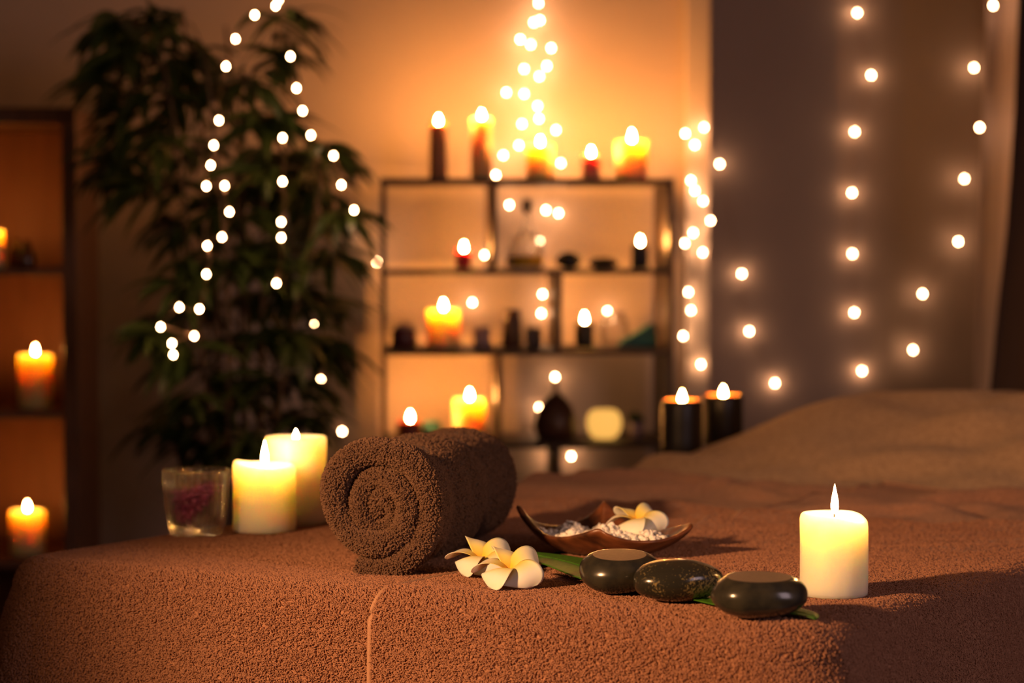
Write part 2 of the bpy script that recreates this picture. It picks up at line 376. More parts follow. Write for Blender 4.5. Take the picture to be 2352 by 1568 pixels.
# ------------------------------------------------------------------ rolled towel
def rolled_towel():
    Lr = .40
    F0 = c2w((870-1176)/FPX*2.63, 2.63, 0)
    F0.z = TZ + .004 + .0765
    ax = (RT*.235 + FH*.972).normalized(); eu = ax.cross(Vector((0,0,1))).normalized(); ev = Vector((0, 0, 1))
    root = empty('rolled_towel', (F0.x, F0.y, TZ+.004), 'thick dark brown terry towel rolled up and lying on the massage table', 'towel')
    K = .000450
    ctrl = [(-62,-147),(-20,-150),(35,-140),(82,-108),(108,-60),(120,0),(112,60),(75,108),(15,127),(-50,122),(-100,85),(-122,25),(-115,-35),(-85,-78),(-40,-98),(10,-98),(52,-72),(72,-25),(70,22),(38,60),(-8,70),(-42,48),(-52,8),(-42,-28),(-10,-48),(22,-32),(26,2),(6,20),(-18,10),(-14,-10),(6,-6)]
    thk = [44,46,48,50,52,52,50,50,52,52,52,50,50,50,48,46,46,46,44,44,44,44,42,40,38,38,36,34,30,26,22]
    P = [Vector((x*K, y*K)) for x, y in ctrl]
    # catmull-rom resample
    pts = []; th = []
    n = len(P); sub = 10
    for i in range(n-1):
        p0, p1, p2, p3 = P[max(i-1,0)], P[i], P[i+1], P[min(i+2,n-1)]
        for k in range(sub):
            t = k/sub
            q = .5*((2*p1) + (p2-p0)*t + (2*p0-5*p1+4*p2-p3)*t*t + (3*p1-p0-3*p2+p3)*t**3)
            pts.append(q); th.append((thk[i]*(1-t)+thk[i+1]*t)*K)
    pts.append(P[-1]); th.append(thk[-1]*K)
    m = len(pts); CS = []
    # cross-section: rounded rectangle (n: thickness, w: along axis)
    rf = 1.0
    sec = []
    for k in range(13): a = PI*k/12; sec.append((math.cos(a), -math.sin(a), 'f'))        # front rounding
    ys = np.linspace(0, 1, 42)[1:-1]
    ring = [(c, 'f', s) for c, s, _ in sec] + [(-1, 'm', y) for y in ys] + [(math.cos(PI+PI*k/6), 'b', -math.sin(PI+PI*k/6)) for k in range(7)] + [(1, 'm', y) for y in ys[::-1]]
    G = np.zeros((len(ring), m, 3)); front = np.zeros((len(ring), m), bool); outer = np.zeros((len(ring), m), bool)
    for i in range(m):
        t = (pts[min(i+1, m-1)]-pts[max(i-1, 0)]).normalized(); nn = Vector((t.y, -t.x))   # outward for ccw spiral
        h = th[i]*.5*.93
        if i < 8: h *= math.sqrt(max(.05, 1-((8-i)/8.6)**2))
        if i > m-7: h *= math.sqrt(max(.05, 1-((i-m+7)/7)**2))
        s = i/m
        rec = .004*math.sin(s*19)+.003*math.sin(s*47+1) + (.012*sm(s, .5, .95)) - .004*sm(s, .0, .1)
        for j, (c, kind, v) in enumerate(ring):
            if kind == 'f': w = rec + .011 + v*.011
            elif kind == 'b': w = Lr - .010 + v*.010*1.0
            else: w = (rec+.011)*(1-v) + (Lr-.010)*v
            q = pts[i]*1.0 + nn*(c*h)
            fx = w/Lr
            sc = 1 - .10*fx + .015*math.sin(fx*9+1)*math.sin(s*12)
            dz = .0025*math.sin(fx*14+s*9) + .0015*math.sin(fx*31+s*25)
            qq = q*(sc) + nn*dz
            zz = qq.y + (1-sc)*(-.0755)
            G[j, i] = tuple(eu*qq.x + ev*(zz+.0755) + ax*w)
            front[j, i] = (kind == 'f'); outer[j, i] = (kind == 'm' and c > 0 and s < .50)
    # top saddle dip near the front like the photo
    wv = G @ np.array(tuple(ax)); zv = G[..., 2]
    G[..., 2] -= .010*np.exp(-((wv-.10)/.05)**2)*sm(zv, .10, .15) - .0*zv
    body = grid_mesh('terry_cloth', G, M['rolltowel'], root, True)
    # end caps along the spiral (tail edges)
    # loops
    def samp(mask, n, jit=0):
        jj, ii = np.nonzero(mask[:, :-1] & np.roll(mask, -1, 0)[:, :-1] | mask[:, :-1])
        j1 = (jj+1) % G.shape[0]
        a, b, c, d = G[jj, ii], G[j1, ii], G[j1, ii+1], G[jj, ii+1]
        NN = np.cross(b-a, d-a); ar = np.linalg.norm(NN, axis=1)+1e-12
        k = rng.choice(len(jj), n, p=ar/ar.sum()); u, v = rng.random((n, 1)), rng.random((n, 1))
        p = (a[k]*(1-u)+b[k]*u)*(1-v) + (d[k]*(1-u)+c[k]*u)*v
        return p, NN[k]/ar[k][:, None], jj[k], ii[k]
    p, N, jj, ii = samp(front, 26000)
    cen = np.array([[*(eu*pts[i].x + ev*(pts[i].y+.0755) + ax*.02)] for i in range(m)])
    s = np.sign(((p-cen[ii])*N).sum(1, keepdims=True)); o1 = loops('terry_pile', p, N*s, M['rollpile'], root, h=.0048, w=.0014, rad=.00056, lean=.8)
    p, N, jj, ii = samp(outer, 60000)
    wp = p @ np.array(tuple(ax)); k = rng.random(len(p)) < np.where(wp < .08, 1, .55); p, N, jj, ii, wp = p[k], N[k], jj[k], ii[k], wp[k]
    cc = cen[ii] + np.outer(wp-.02, np.array(tuple(ax)))
    s = np.sign(((p-cc)*N).sum(1, keepdims=True)); loops('terry_pile', p, N*s, M['rollpile'], root, h=.0024, w=.0010, rad=.00042, lean=1.5)
    return root
rolled_towel()

# ------------------------------------------------------------------ candles
def flame(par, x, y, z, h, r, m, name='flame'):
    prof = []
    for i in range(15):
        t = i/14
        rr = r*math.sin(PI*min(t*1.0, 1)**.62)**.9 * (1-.35*t) if 0 < t < 1 else 0
        prof.append((max(rr, 1e-5), h*t))
    return MB().lathe(prof, 14, (x, y, z)).build(name, m, par)
def candle(name, label, p, r, h, m, fl=(.018, .0038), dip=.004, group=None, fm='flame', melt=None, pool=None, cat='candle', taper=0, wickh=.008):
    root = empty(name, p, label, cat, group)
    ri = r*.78
    prof = [(1e-5, 0), (r-.003, 0), (r-.0008, .0012), (r, .004), (r, h*.3), (r, h*.6), (r, h-.006), (r-.0008, h-.0018), (r-.0025, h), (ri+.003, h-.0004), (ri, h-dip*.6), (ri*.85, h-dip), (ri*.3, h-dip), (1e-5, h-dip)]
    def ang(q, a, i):
        rr, z = q
        if i in (3,4,5,6) : rr += r*.008*math.sin(a*3+z*60)
        if taper: rr *= 1 - taper*z/h
        if melt and z > h*.5: z += melt(a)*min(1, (z-h*.5)/(h*.4)); 
        if i == 2: rr += .0006*math.sin(a*17)
        return rr, z
    MB().lathe(prof, 56, ang=ang).build('wax_body', m, root)
    if pool:
        MB().lathe([(1e-5, h-dip+.0008), (ri*.8, h-dip+.0008), (ri*.97, h-dip*.5), (ri+.002, h+.0002)], 40).build('melted_wax', pool, root)
    MB().tube([(0, 0, h-dip-.002), (.0003, 0, h-dip+wickh*.5), (.0012, 0, h-dip+wickh)], .0008, 6).build('wick', M['wick'], root)
    flame(root, .0006, 0, h-dip+wickh*.45, fl[0], fl[1], M[fm])
    return root
def base_at(px, py, r=0, z=None):
    """point on the table whose near rim shows at (px, py)"""
    p = on_z(px, py, TZ+.004); q = p
    for _ in range(3):
        q = p + FH*r; q.z = zt(q) if z is None else z; p = on_z(px, py, q.z)
    q = p + FH*r; return q
candle('pillar_candle', 'short cream pillar candle burning alone at the right corner of the massage table', base_at(1925.5, 1377, .035), .0345, .0835, M['wax_front'], (.031, .0044), .005, fm='flame_near',
       melt=lambda a: -.0085*max(0, math.cos(a+.55))**2.2 if True else 0)
candle('pillar_candle', 'cream pillar candle beside the ribbed glass, in front of the taller candle', base_at(600, 1227, .04), .0398, .0855, M['wax_front'], (.031, .0048), .006, fm='flame_near',
       melt=lambda a: .0035*max(0, math.cos(a-PI*.93))**6 - .0035*max(0, math.cos(a+.9)))
candle('pillar_candle', 'taller wide cream pillar candle behind the shorter one, left of the rolled towel', base_at(673, 1209, .04), .0405, .1135, M['wax_front'], (.014, .0042), .008, fm='flame_near', wickh=.007)
candle('black_pillar_candle', 'front one of two black pillar candles at the far edge of the massage table', base_at(1569, 1052, .035, TZ+.004), .0355, .098, M['wax_black'], (.023, .0058), .010, pool=M['pool'], fm='flame_mid')
candle('black_pillar_candle', 'rear one of two black pillar candles at the far edge of the massage table', base_at(1664, 1026, .035, TZ+.004), .0365, .092, M['wax_black'], (.023, .0058), .010, pool=M['pool'], fm='flame_mid')

# ------------------------------------------------------------------ glass with purple salt
def chunk_mesh(pts, sizes, seed=0, lv=1):
    bm = bmesh.new(); bmesh.ops.create_icosphere(bm, subdivisions=lv, radius=1)
    V0 = np.array([v.co[:] for v in bm.verts]); F0 = np.array([[v.index for v in f.verts] for f in bm.faces]); bm.free()
    r = np.random.default_rng(seed); V = []; F = []; n = 0
    for p, s in zip(pts, sizes):
        q = V0*(1+r.uniform(-.22, .22, (len(V0), 1)))*np.array([1, r.uniform(.6, .95), r.uniform(.45, .8)])
        A = np.linalg.qr(r.normal(size=(3, 3)))[0]
        V.append(q@A.T*s + np.array(p)); F.append(F0+n); n += len(V0)
    return np.concatenate(V), np.concatenate(F)
gp = base_at(444, 1235, .031)
gr = empty('ribbed_glass_tumbler', gp, 'ribbed clear glass tumbler standing left of the cream candles', 'glass')
def glassang(q, a, i):
    r, z = q
    if 2 <= i <= 9: r += .0013*math.cos(a*32)*(1 if z > .006 else .5)
    if 10 <= i <= 14: r -= .0002*math.cos(a*30)
    return r, z
gprof = [(1e-5, 0), (.026, 0), (.031, .0015), (.0335, .009), (.0362, .022), (.0385, .038), (.0400, .055), (.0411, .070), (.0417, .0800), (.0414, .0822), (.0400, .0822), (.0392, .078), (.0380, .055), (.0345, .028), (.0300, .013), (.015, .010), (1e-5, .010)]
MB().lathe(gprof, 240, ang=glassang).build('glass_body', M['glass'], gr)
pts, sz = [], []
r2 = np.random.default_rng(5)
while len(pts) < 620:
    x, y, z = r2.uniform(-.034, .034), r2.uniform(-.034, .034), r2.uniform(.016, .067)
    rr = .026 + (z-.014)/.054*.0095
    if x*x+y*y > (rr-.003)**2: continue
    lim = .060 + .004*math.sin(x*90) 
    if z > lim: continue
    if x > -.006 + (z-.016)*.85 : continue       # leaning heap, empty at lower right
    pts.append((x, y, z)); sz.append(r2.uniform(.0026, .0044))
V, F = chunk_mesh(pts, sz, 3)
o = mk('purple_bath_salt', V+np.array(tuple(gp)), F.tolist(), M['purple'], smooth=False)
tag(o, 'purple bath salt heaped to one side inside the ribbed glass tumbler', 'bath salt', kind='stuff')

# ------------------------------------------------------------------ bowl, salt
bc = c2w((1380-1176)/FPX*2.78, 2.78); bc.z = TZ+.0085
bowl = empty('wooden_bowl', bc, 'dark carved wooden bowl with four raised corners holding white salt', 'bowl')
corn = [(math.atan2(-.048, .112), .122, .036), (math.atan2(.085, .008), .085, .050), (math.atan2(.035, -.105), .111, .050), (math.atan2(-.085, -.005), .085, .034)]
corn = sorted([(a % (2*PI), r, z+.003) for a, r, z in corn])
def rim(a):
    a %= 2*PI; n = len(corn)
    for i in range(n):
        a0, r0, z0 = corn[i]; a1, r1, z1 = corn[(i+1) % n]
        da = (a1-a0) % (2*PI); t = ((a-a0) % (2*PI))/da
        if t <= 1:
            p0 = Vector((r0*math.cos(a0), r0*math.sin(a0))); p1 = Vector((r1*math.cos(a1), r1*math.sin(a1)))
            # concave-to-convex side through a bulged mid point
            d = Vector((math.cos(a), math.sin(a)))
            e = p1-p0; den = d.x*e.y-d.y*e.x; k = (p0.x*e.y-p0.y*e.x)/den     # radius on chord
            bul = 1+.20*math.sin(PI*t)**1.1
            c = abs(2*t-1)
            zz = .023 + ((z0*(1-t)+z1*t)-.023)*c**2.4
            soft = 1-.05*max(0, 1-min(t, 1-t)/.06)
            return k*bul*soft, zz
    return r0, z0
NB = 144
def bowl_surf(thick, inner):
    rings = []
    prof = [0, .12, .3, .5, .66, .78, .87, .94, 1.0]
    G = []
    for t in prof:
        row = []
        for j in range(NB):
            a = 2*PI*j/NB; r, z = rim(a)
            rr = (r-(thick if inner else 0)*min(1, t*1.4))*t
            z0 = .006 if inner else 0.0
            zz = z0 + (z-z0)*(max(0, (t-.25)/.75))**2.5
            row.append((rr, a, zz))
        G.append(row)
    return G
Go = bowl_surf(.009, False); Gi = bowl_surf(.009, True)
V = []; F = []
def cyl2(p): # camera-aligned local frame
    r, a, z = p; return tuple(RT*(r*math.cos(a)) + FH*(r*math.sin(a)) + Vector((0, 0, z)))
rows = Go + [[(r*1.0-.0045, a, z+.0026) for r, a, z in Go[-1]]] + Gi[::-1]
for row in rows: V += [cyl2(p) for p in row]
for i in range(len(rows)-1):
    for j in range(NB): k = (j+1) % NB; F.append((i*NB+j, i*NB+k, (i+1)*NB+k, (i+1)*NB+j))
subsurf(mk('bowl_body', V, F, M['bowl'], bowl), 1)
pts, sz = [], []
r2 = np.random.default_rng(9)
while len(pts) < 1300:
    a = r2.uniform(0, 2*PI); t = math.sqrt(r2.random())*.88; r, z = rim(a); rr = (r-.008)*t
    zb = .006 + (z-.006)*max(0, (t-.25)/.75)**2.5
    x, y = rr*math.cos(a), rr*math.sin(a)
    top = .0255 + .0045*math.sin(x*70+1)*math.cos(y*80) - .004*(t/.88)**4 + .003*math.sin(x*140)
    if top < zb+.001: continue
    zz = r2.uniform(max(zb+.002, top-.008), max(top, zb+.0035))
    s = r2.uniform(.0026, .0056)
    pts.append(tuple(RT*x + FH*y + Vector((0, 0, zz)))); sz.append(s)
V, F = chunk_mesh(pts, sz, 4)
o = mk('white_bath_salt', V+np.array(tuple(bc)), F.tolist(), M['salt'], smooth=True)
tag(o, 'coarse white bath salt crystals filling the carved wooden bowl', 'bath salt', kind='stuff')

# ------------------------------------------------------------------ frangipani
def petal_material(name, tip):
    m = mat(name, tip, .42, Subsurface_Weight=.25, Subsurface_Scale=.004)
    at = nd(m, 'ShaderNodeAttribute', attribute_name='along')
    cr = nd(m, 'ShaderNodeValToRGB'); e = cr.color_ramp.elements
    e[0].position = .10; e[0].color = (.90, .52, .035, 1); e[1].position = .66; e[1].color = (*tip, 1)
    x = cr.color_ramp.elements.new(.32); x.color = (.93, .76, .22, 1)
    lk(m, at.outputs['Fac'], cr.inputs[0]); lk(m, cr.outputs[0], bsdf(m).inputs['Base Color']); return m
M['petal'] = petal_material('white_petal', (.88, .85, .74))
def frangipani(label, p, size, tilt, rz, tdir=None, seed=0, group=None):
    root = empty('frangipani_flower', p, label, 'flower')
    rr = random.Random(seed)
    td = tdir or -FH
    axis = Vector((0, 0, 1)).cross(td).normalized()
    Rm = Matrix.Rotation(tilt, 3, axis) @ Matrix.Rotation(rz, 3, 'Z')
    allp = []; petals = []
    NU, NV = 22, 15
    for k in range(5):
        L = size*rr.uniform(.96, 1.05); s0, s1 = R(56+rr.uniform(-5, 5)), R(-92+rr.uniform(-10, 10))
        P = []; al = []
        r = size*.03; z = 0; path = []
        for i in range(NU):
            u = i/(NU-1); s = s0+(s1-s0)*u**1.15; path.append((r, z, s))
            r += math.cos(s)*L/(NU-1); z += math.sin(s)*L/(NU-1)
        for layer in (0, 1):
            for i in range(NU):
                u = i/(NU-1); r, z, s = path[i]
                w = size*.68*(u**.62)*max(1e-4, (1-u**4.2))**.5 + size*.015
                for j in range(NV):
                    v = -1+2*j/(NV-1)
                    tw_ = R(24)*(1-.3*u)
                    nx, nz = -math.sin(s), math.cos(s)
                    side = v*w*math.cos(tw_)
                    nrm = v*w*math.sin(tw_)*.85 - .26*w*v*v + .22*w*max(0, v)**3
                    nrm -= layer*.00125*(1-.6*abs(v)**4)
                    x = r+nx*nrm; zz = z+nz*nrm
                    q = Vector((x, side, zz)); q = Matrix.Rotation(2*PI*k/5, 3, 'Z') @ q
                    P.append(Rm @ q); al.append(u)
        F = []
        n1 = NU*NV
        for i in range(NU-1):
            for j in range(NV-1):
                a = i*NV+j; F.append((a, a+NV, a+NV+1, a+1)); b = a+n1; F.append((b, b+1, b+NV+1, b+NV))
        for i in range(NU-1):
            for j in (0, NV-1):
                a = i*NV+j; f = (a, a+n1, a+NV+n1, a+NV); F.append(f if j == 0 else f[::-1])
        for j in range(NV-1): a = (NU-1)*NV+j; F.append((a, a+n1, a+n1+1, a+1))
        petals.append((P, F, al)); allp += P
    st = MB().tube([Rm@Vector((0, 0, .001)), Rm@Vector((0, 0, -size*.22))], [size*.07, size*.035], 10)
    mz = min(q.z for q in allp); off = Vector((0, 0, -mz))
    for P, F, al in petals:
        o = mk('petal', [q+off for q in P], F, M['petal'], root)
        at = o.data.attributes.new('along', 'FLOAT', 'POINT'); at.data.foreach_set('value', al)
    st.V = [tuple(Vector(v)+off) for v in st.V]; st.build('calyx', M['petal'], root)
    return root
def flower_pt(px, py, d):
    p = c2w((px-1176)/FPX*d, d); p.z = zt(p)+.0005; return p
frangipani('white and yellow frangipani flower in front, lying on the towel between the roll and stones', flower_pt(1170, 1320, 2.505), .044, R(24), R(-60), seed=2)
frangipani('white and yellow frangipani flower touching the rolled towel, behind the front flower', flower_pt(1104, 1300, 2.600), .043, R(20), R(10), seed=5)
fb = c2w((1464-1176)/FPX*2.80, 2.80, bc.z+.021)
frangipani('frangipani flower resting on the white salt in the wooden bowl', fb, .042, R(16), R(28), seed=8)

# ------------------------------------------------------------------ green leaf under the stones
def leaf_blade():
    path = [on_z(*q, TZ+.009) for q in ((1180, 1285), (1250, 1306), (1340, 1341), (1450, 1365), (1560, 1381), (1660, 1403), (1780, 1417), (1872, 1426))]
    n = 60; Pc = []
    for i in range(n):
        f = i/(n-1)*(len(path)-1); k = min(int(f), len(path)-2); t = f-k
        p0, p1, p2, p3 = path[max(k-1, 0)], path[k], path[k+1], path[min(k+2, len(path)-1)]
        Pc.append(.5*((2*p1)+(p2-p0)*t+(2*p0-5*p1+4*p2-p3)*t*t+(3*p1-p0-3*p2+p3)*t**3))
    V = []; NV = 17
    for i, p in enumerate(Pc):
        u = i/(n-1)
        w = .085*(math.sin(PI*min(1, max(0, u)**.75)))**.8 + .0008
        back = (FH*.49+RT*.87)
        for j in range(NV):
            v = j/(NV-1); q = p+back*(w*v)
            q.z = zt(q)+.0046+.0006*math.sin(v*2*PI*9)*(1 if 0 < j < NV-1 else 0) + .0035*max(0, 1-u*4)*(v)
            V.append(q)
    F = [(i*NV+j, (i+1)*NV+j, (i+1)*NV+j+1, i*NV+j+1) for i in range(n-1) for j in range(NV-1)]
    root = empty('green_leaf', Pc[n//2], 'long pointed glossy green leaf lying under the three massage stones', 'leaf')
    o = unparent_loc(mk('leaf_blade', V, F, M['leaf']), root); m = o.modifiers.new('s', 'SOLIDIFY'); m.thickness = .0006; m.offset = 1
    unparent_loc(MB().tube([Vector(V[i*NV+NV//2])+Vector((0, 0, .0006)) for i in range(0, n, 3)], .0009, 6).build('midrib', M['leaf']), root)
leaf_blade()

# ------------------------------------------------------------------ stones
def stone(label, px, py, w, dep, h, m, rz=0, flat=None, tilt=0, seed=0, egg=0.0):
    p = base_at(px, py, dep*.42); p.z += .0035
    bm = bmesh.new(); bmesh.ops.create_uvsphere(bm, u_segments=72, v_segments=44, radius=1)
    rm = Matrix.Rotation(rz, 3, 'Z'); tops = set(); bm.verts.index_update()
    for v in bm.verts:
        x, y, z = v.co
        e = 2.3
        k = (abs(x)**e+abs(y)**e+abs(z)**e)**(-1/e); k = .45+.55*k if True else k
        x, y, z = x*k, y*k, z*k
        n = noise.noise(Vector((x*1.1+seed, y*1.1, z*1.1)))*.07
        x *= 1+n; y *= 1+n; z *= 1+n*.6
        if egg: z *= 1-egg*x; 
        q = Vector((x*w/2, y*dep/2, z*h/2))
        top = flat is not None and q.z > flat*h/2
        if top: q.z = flat*h/2 + (q.z-flat*h/2)*.03
        q = rm @ q
        if top: tops.add(v.index)
        v.co = Matrix.Rotation(tilt, 3, RT) @ (RT*q.x + FH*q.y + Vector((0, 0, q.z)))
    bm.normal_update()
    mz = min(v.co.z for v in bm.verts)
    me = bpy.data.meshes.new('massage_stone')
    for v in bm.verts: v.co.z -= mz
    for f in bm.faces:
        f.smooth = True
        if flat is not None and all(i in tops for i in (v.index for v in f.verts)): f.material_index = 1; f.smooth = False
    bm.to_mesh(me); bm.free(); me.materials.append(m); me.materials.append(M['stone_cut_reflect'])
    p.z -= .0025
    o = bpy.data.objects.new('massage_stone', me); C.objects.link(o); o.location = p
    return tag(o, label, 'stone')
def facet(stone_o, w, dep, z, rz, tilt, seed):
    pass
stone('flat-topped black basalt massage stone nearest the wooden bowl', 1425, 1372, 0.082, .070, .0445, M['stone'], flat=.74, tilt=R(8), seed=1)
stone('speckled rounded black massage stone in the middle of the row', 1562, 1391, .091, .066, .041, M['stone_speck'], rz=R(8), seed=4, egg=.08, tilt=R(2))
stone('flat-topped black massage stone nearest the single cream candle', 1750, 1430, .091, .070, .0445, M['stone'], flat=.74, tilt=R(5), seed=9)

# ------------------------------------------------------------------ etagere
Yf = 4.86; SD = .28
xl, xr = on_y(874, 500, Yf).x, on_y(1549, 500, Yf).x
def zy(py, y=Yf, px=1200): return on_y(px, py, y).z
tops = [zy(409), zy(618), zy(803), zy(1017)]
stp = .185
zz = tops[-1]
while zz-stp > .06: zz -= stp; tops.append(zz)
et = empty('shelf_unit', ((xl+xr)/2, Yf+SD/2, 0), 'open dark wooden shelf unit with staggered compartments against the lit wall', 'shelf')
ox, oy = (xl+xr)/2, Yf+SD/2
T = .0115
def ebox(name, x0, x1, y0, y1, z0, z1, m=None, par=None, w=.0015):
    o = MB().box(x0-ox, x1-ox, y0-oy, y1-oy, z0, z1).build(name, m or M['shelfdark'], par or et, False); bevel(o, w); return o
ebox('side_panel', xl, xl+T, Yf, Yf+SD, 0, tops[0]-T); ebox('side_panel', xr-T, xr, Yf, Yf+SD, 0, tops[0]-T)
ebox('top_board', xl, xr, Yf, Yf+SD, tops[0]-T, tops[0])
for z in tops[1:]: ebox('shelf_board', xl+T, xr-T, Yf, Yf+SD, z-T, z)
divs = [on_y(1135, 500, Yf).x, on_y(1285, 700, Yf).x, on_y(1146, 900, Yf).x, on_y(1283, 1050, Yf).x]
for i in range(len(tops)-1):
    x = divs[i] if i < 4 else (divs[2] if i % 2 == 0 else divs[3])
    ebox('divider', x-T/2, x+T/2, Yf, Yf+SD, tops[i+1], tops[i]-T)
def sp(px, lvl, dy=.11):
    x = on_y(px, 600, Yf+dy).x; return Vector((x, Yf+dy, tops[lvl]+.0004))
U = FPX/4.95    # px per metre around the shelf
FB = (.017, .0042)
def sc_(label, px, lvl, wpx, hpx, m, dy=.11, **k):
    k.setdefault('fl', FB)
    return candle('candle', label, sp(px, lvl, dy), wpx/2/U, hpx/U, M[m], **k)
sc_('slim tall brown candle at the left end of the shelf unit top', 1007, 0, 42, 128, 'wax_brown', taper=.04)
sc_('tallest slim amber candle, second from the left on the shelf unit top', 1106, 0, 50, 140, 'wax_orange', taper=.04)
sc_('glowing yellow pillar candle in the middle of the shelf unit top', 1240, 0, 64, 80, 'wax_bg')
sc_('short pinkish candle on the shelf unit top, between two yellow candles', 1357, 0, 42, 56, 'wax_pink')
sc_('thick yellow candle at the right end of the shelf unit top', 1450, 0, 76, 88, 'wax_bg', fl=(.024, .0048))
sc_('small red candle in the upper left compartment', 1065, 1, 36, 42, 'wax_red')
sc_('slim black candle in the upper right compartment', 1470, 1, 40, 56, 'wax_black')
sc_('thick yellow candle glowing in the middle left compartment', 1018, 2, 76, 88, 'wax_bg', fl=(.020, .0045))
sc_('black candle in the middle right compartment', 1342, 2, 42, 58, 'wax_black', fl=(.020, .0045))
sc_('wide dark red candle in the lower left compartment', 941, 3, 60, 42, 'wax_dkred', fl=(.020, .0045))
sc_('thick yellow candle in the lower left compartment, beside the divider', 1078, 3, 74, 92, 'wax_bg', fl=(.020, .0045))
def thing_lathe(name, label, cat, pos, parts):
    root = empty(name, pos, label, cat)
    for pn, prof, m in parts:
        MB().lathe(prof, 32).build(pn, M[m], root)
    return root
def prof_px(l): return [(max(a/U, 1e-5), b/U) for a, b in l]
thing_lathe('glass_decanter', 'clear glass decanter with dark stopper and yellow oil in the upper compartment', 'bottle', sp(1210, 1, .10), [
    ('glass_body', prof_px([(0,0),(34,0),(38,4),(40,40),(36,62),(20,84),(8,98),(7,128),(10,132),(7.5,132),(5,128),(6,98),(18,82),(33,60),(37,40),(35,5),(0,4)]), 'glass'),
    ('oil', prof_px([(0,5),(34,5),(36.2,14),(36.2,30),(0,30)]), 'oil'),
    ('stopper', prof_px([(0,126),(4.5,126),(6,133),(11,137),(12,150),(8,160),(0,161)]), 'cork')])
thing_lathe('glass_bottle', 'small clear bottle of yellow oil beside the stoppered decanter', 'bottle', sp(1180, 1, .20), [
    ('glass_body', prof_px([(0,0),(16,0),(18,3),(18,42),(10,56),(7,64),(7,76),(5,76),(5,64),(8,54),(15.5,41),(15.5,4),(0,4)]), 'glass'),
    ('oil', prof_px([(0,5),(15,5),(15,26),(0,26)]), 'oil')])
def pebble(label, pos, w, h, seed):
    bm = bmesh.new(); bmesh.ops.create_icosphere(bm, subdivisions=3, radius=1)
    for v in bm.verts:
        n = noise.noise(v.co*1.2+Vector((seed, 0, 0)))*.12; v.co = Vector((v.co.x*w/2*(1+n), v.co.y*w*.38*(1+n), (v.co.z*(1+n)+1)*h/2))
    me = bpy.data.meshes.new('black_stone'); 
    for f in bm.faces: f.smooth = True
    bm.to_mesh(me); bm.free(); me.materials.append(M['stone'])
    mz = min(v.co.z for v in me.vertices)
    o = bpy.data.objects.new('black_stone', me); C.objects.link(o); o.location = pos-Vector((0, 0, mz)); tag(o, label, 'stone')
pebble('tall rounded black stone right of the decanter in the upper compartment', sp(1305, 1, .10), 60/U, 40/U, 2)
pebble('low flat black stone next to the slim black candle in the upper compartment', sp(1386, 1, .12), 72/U, 26/U, 5)
thing_lathe('plum_jar', 'plum coloured squat jar at the left end of the middle compartment', 'jar', sp(928, 2, .12), [('jar_body', prof_px([(0,0),(26,0),(29,4),(29,38),(24,44),(0,44)]), 'plum'), ('lid', prof_px([(0,44),(22,44),(23,50),(6,54),(4,60),(0,61)]), 'lilac')])
thing_lathe('ceramic_cup', 'pale lilac ceramic cup right of the yellow candle in the middle compartment', 'cup', sp(1107, 2), [('cup_body', prof_px([(0,0),(17,0),(20,4),(20,46),(18,46),(17,6),(0,5)]), 'lilac')])
thing_lathe('wooden_cylinder', 'dark brown upright wooden cylinder in the middle compartment', 'ornament', sp(1176, 2), [('turned_body', prof_px([(0,0),(21,0),(22,3),(21,60),(19,84),(17,87),(0,88)]), 'vase')])
thing_lathe('ceramic_cup', 'grey cup between the dark wooden cylinder and the divider', 'cup', sp(1226, 2), [('cup_body', prof_px([(0,0),(14,0),(18,4),(20,46),(18,46),(15,6),(0,5)]), 'grey')])
thing_lathe('glass_jar', 'round clear glass jar behind the black candle in the middle right compartment', 'jar', sp(1412, 2, .17), [('glass_body', prof_px([(0,0),(26,0),(34,8),(37,34),(32,60),(24,70),(24,80),(22,80),(22,69),(30,58),(34,34),(31,10),(24,4),(0,4)]), 'glass')])
tp = sp(1462, 2, .10)
wv = MB(); w_, d_, h_ = 46/U, .05, 58/U
V = []; 
for yy in (-d_/2, d_/2):
    for x, z in ((-w_, 0), (w_, 0), (w_*1.0, h_*.55), (w_*.8, h_), (w_*.45, h_*.86), (-.2*w_, h_*.5), (-w_*.8, h_*.28)): V.append((x, yy, z))
F = [tuple(range(7)), tuple(range(13, 6, -1))] + [(i, i+7, (i+1) % 7+7, (i+1) % 7) for i in range(7)]
o = subsurf(bevel(mk('teal_cloth', V, F, M['teal'], loc=tp), .004), 2); tag(o, 'folded teal cloth rising to the right in the middle right compartment', 'cloth')
thing_lathe('teal_jar', 'small teal jar behind the wide dark red candle', 'jar', sp(991, 3, .17), [('jar_body', prof_px([(0,0),(20,0),(23,4),(23,30),(18,36),(0,37)]), 'teal')])
thing_lathe('bottle_vase', 'brown bottle vase with narrow neck in the lower right compartment', 'vase', sp(1277, 3, .10), [('vase_body', prof_px([(0,0),(40,0),(46,6),(50,26),(48,48),(40,72),(24,94),(10,104),(7,112),(6,128),(9,134),(6,134),(4,128),(4,110),(0,100)]), 'vase')])
thing_lathe('globe_lamp', 'round glowing yellow glass lamp in the lower right compartment', 'lamp', sp(1388, 3, .11), [('lamp_globe', prof_px([(0,0),(22,0),(34,10),(40,26),(41,42),(36,58),(26,66),(22,67),(0,67)]), 'lampglass')])
pl = thing_lathe('potted_succulent', 'small succulent in a grey pot at the right end of the lower compartment', 'plant', sp(1462, 3, .11), [('pot', prof_px([(0,0),(15,0),(19,38),(16,38),(14,34),(0,34)]), 'lilac')])
mb = MB()
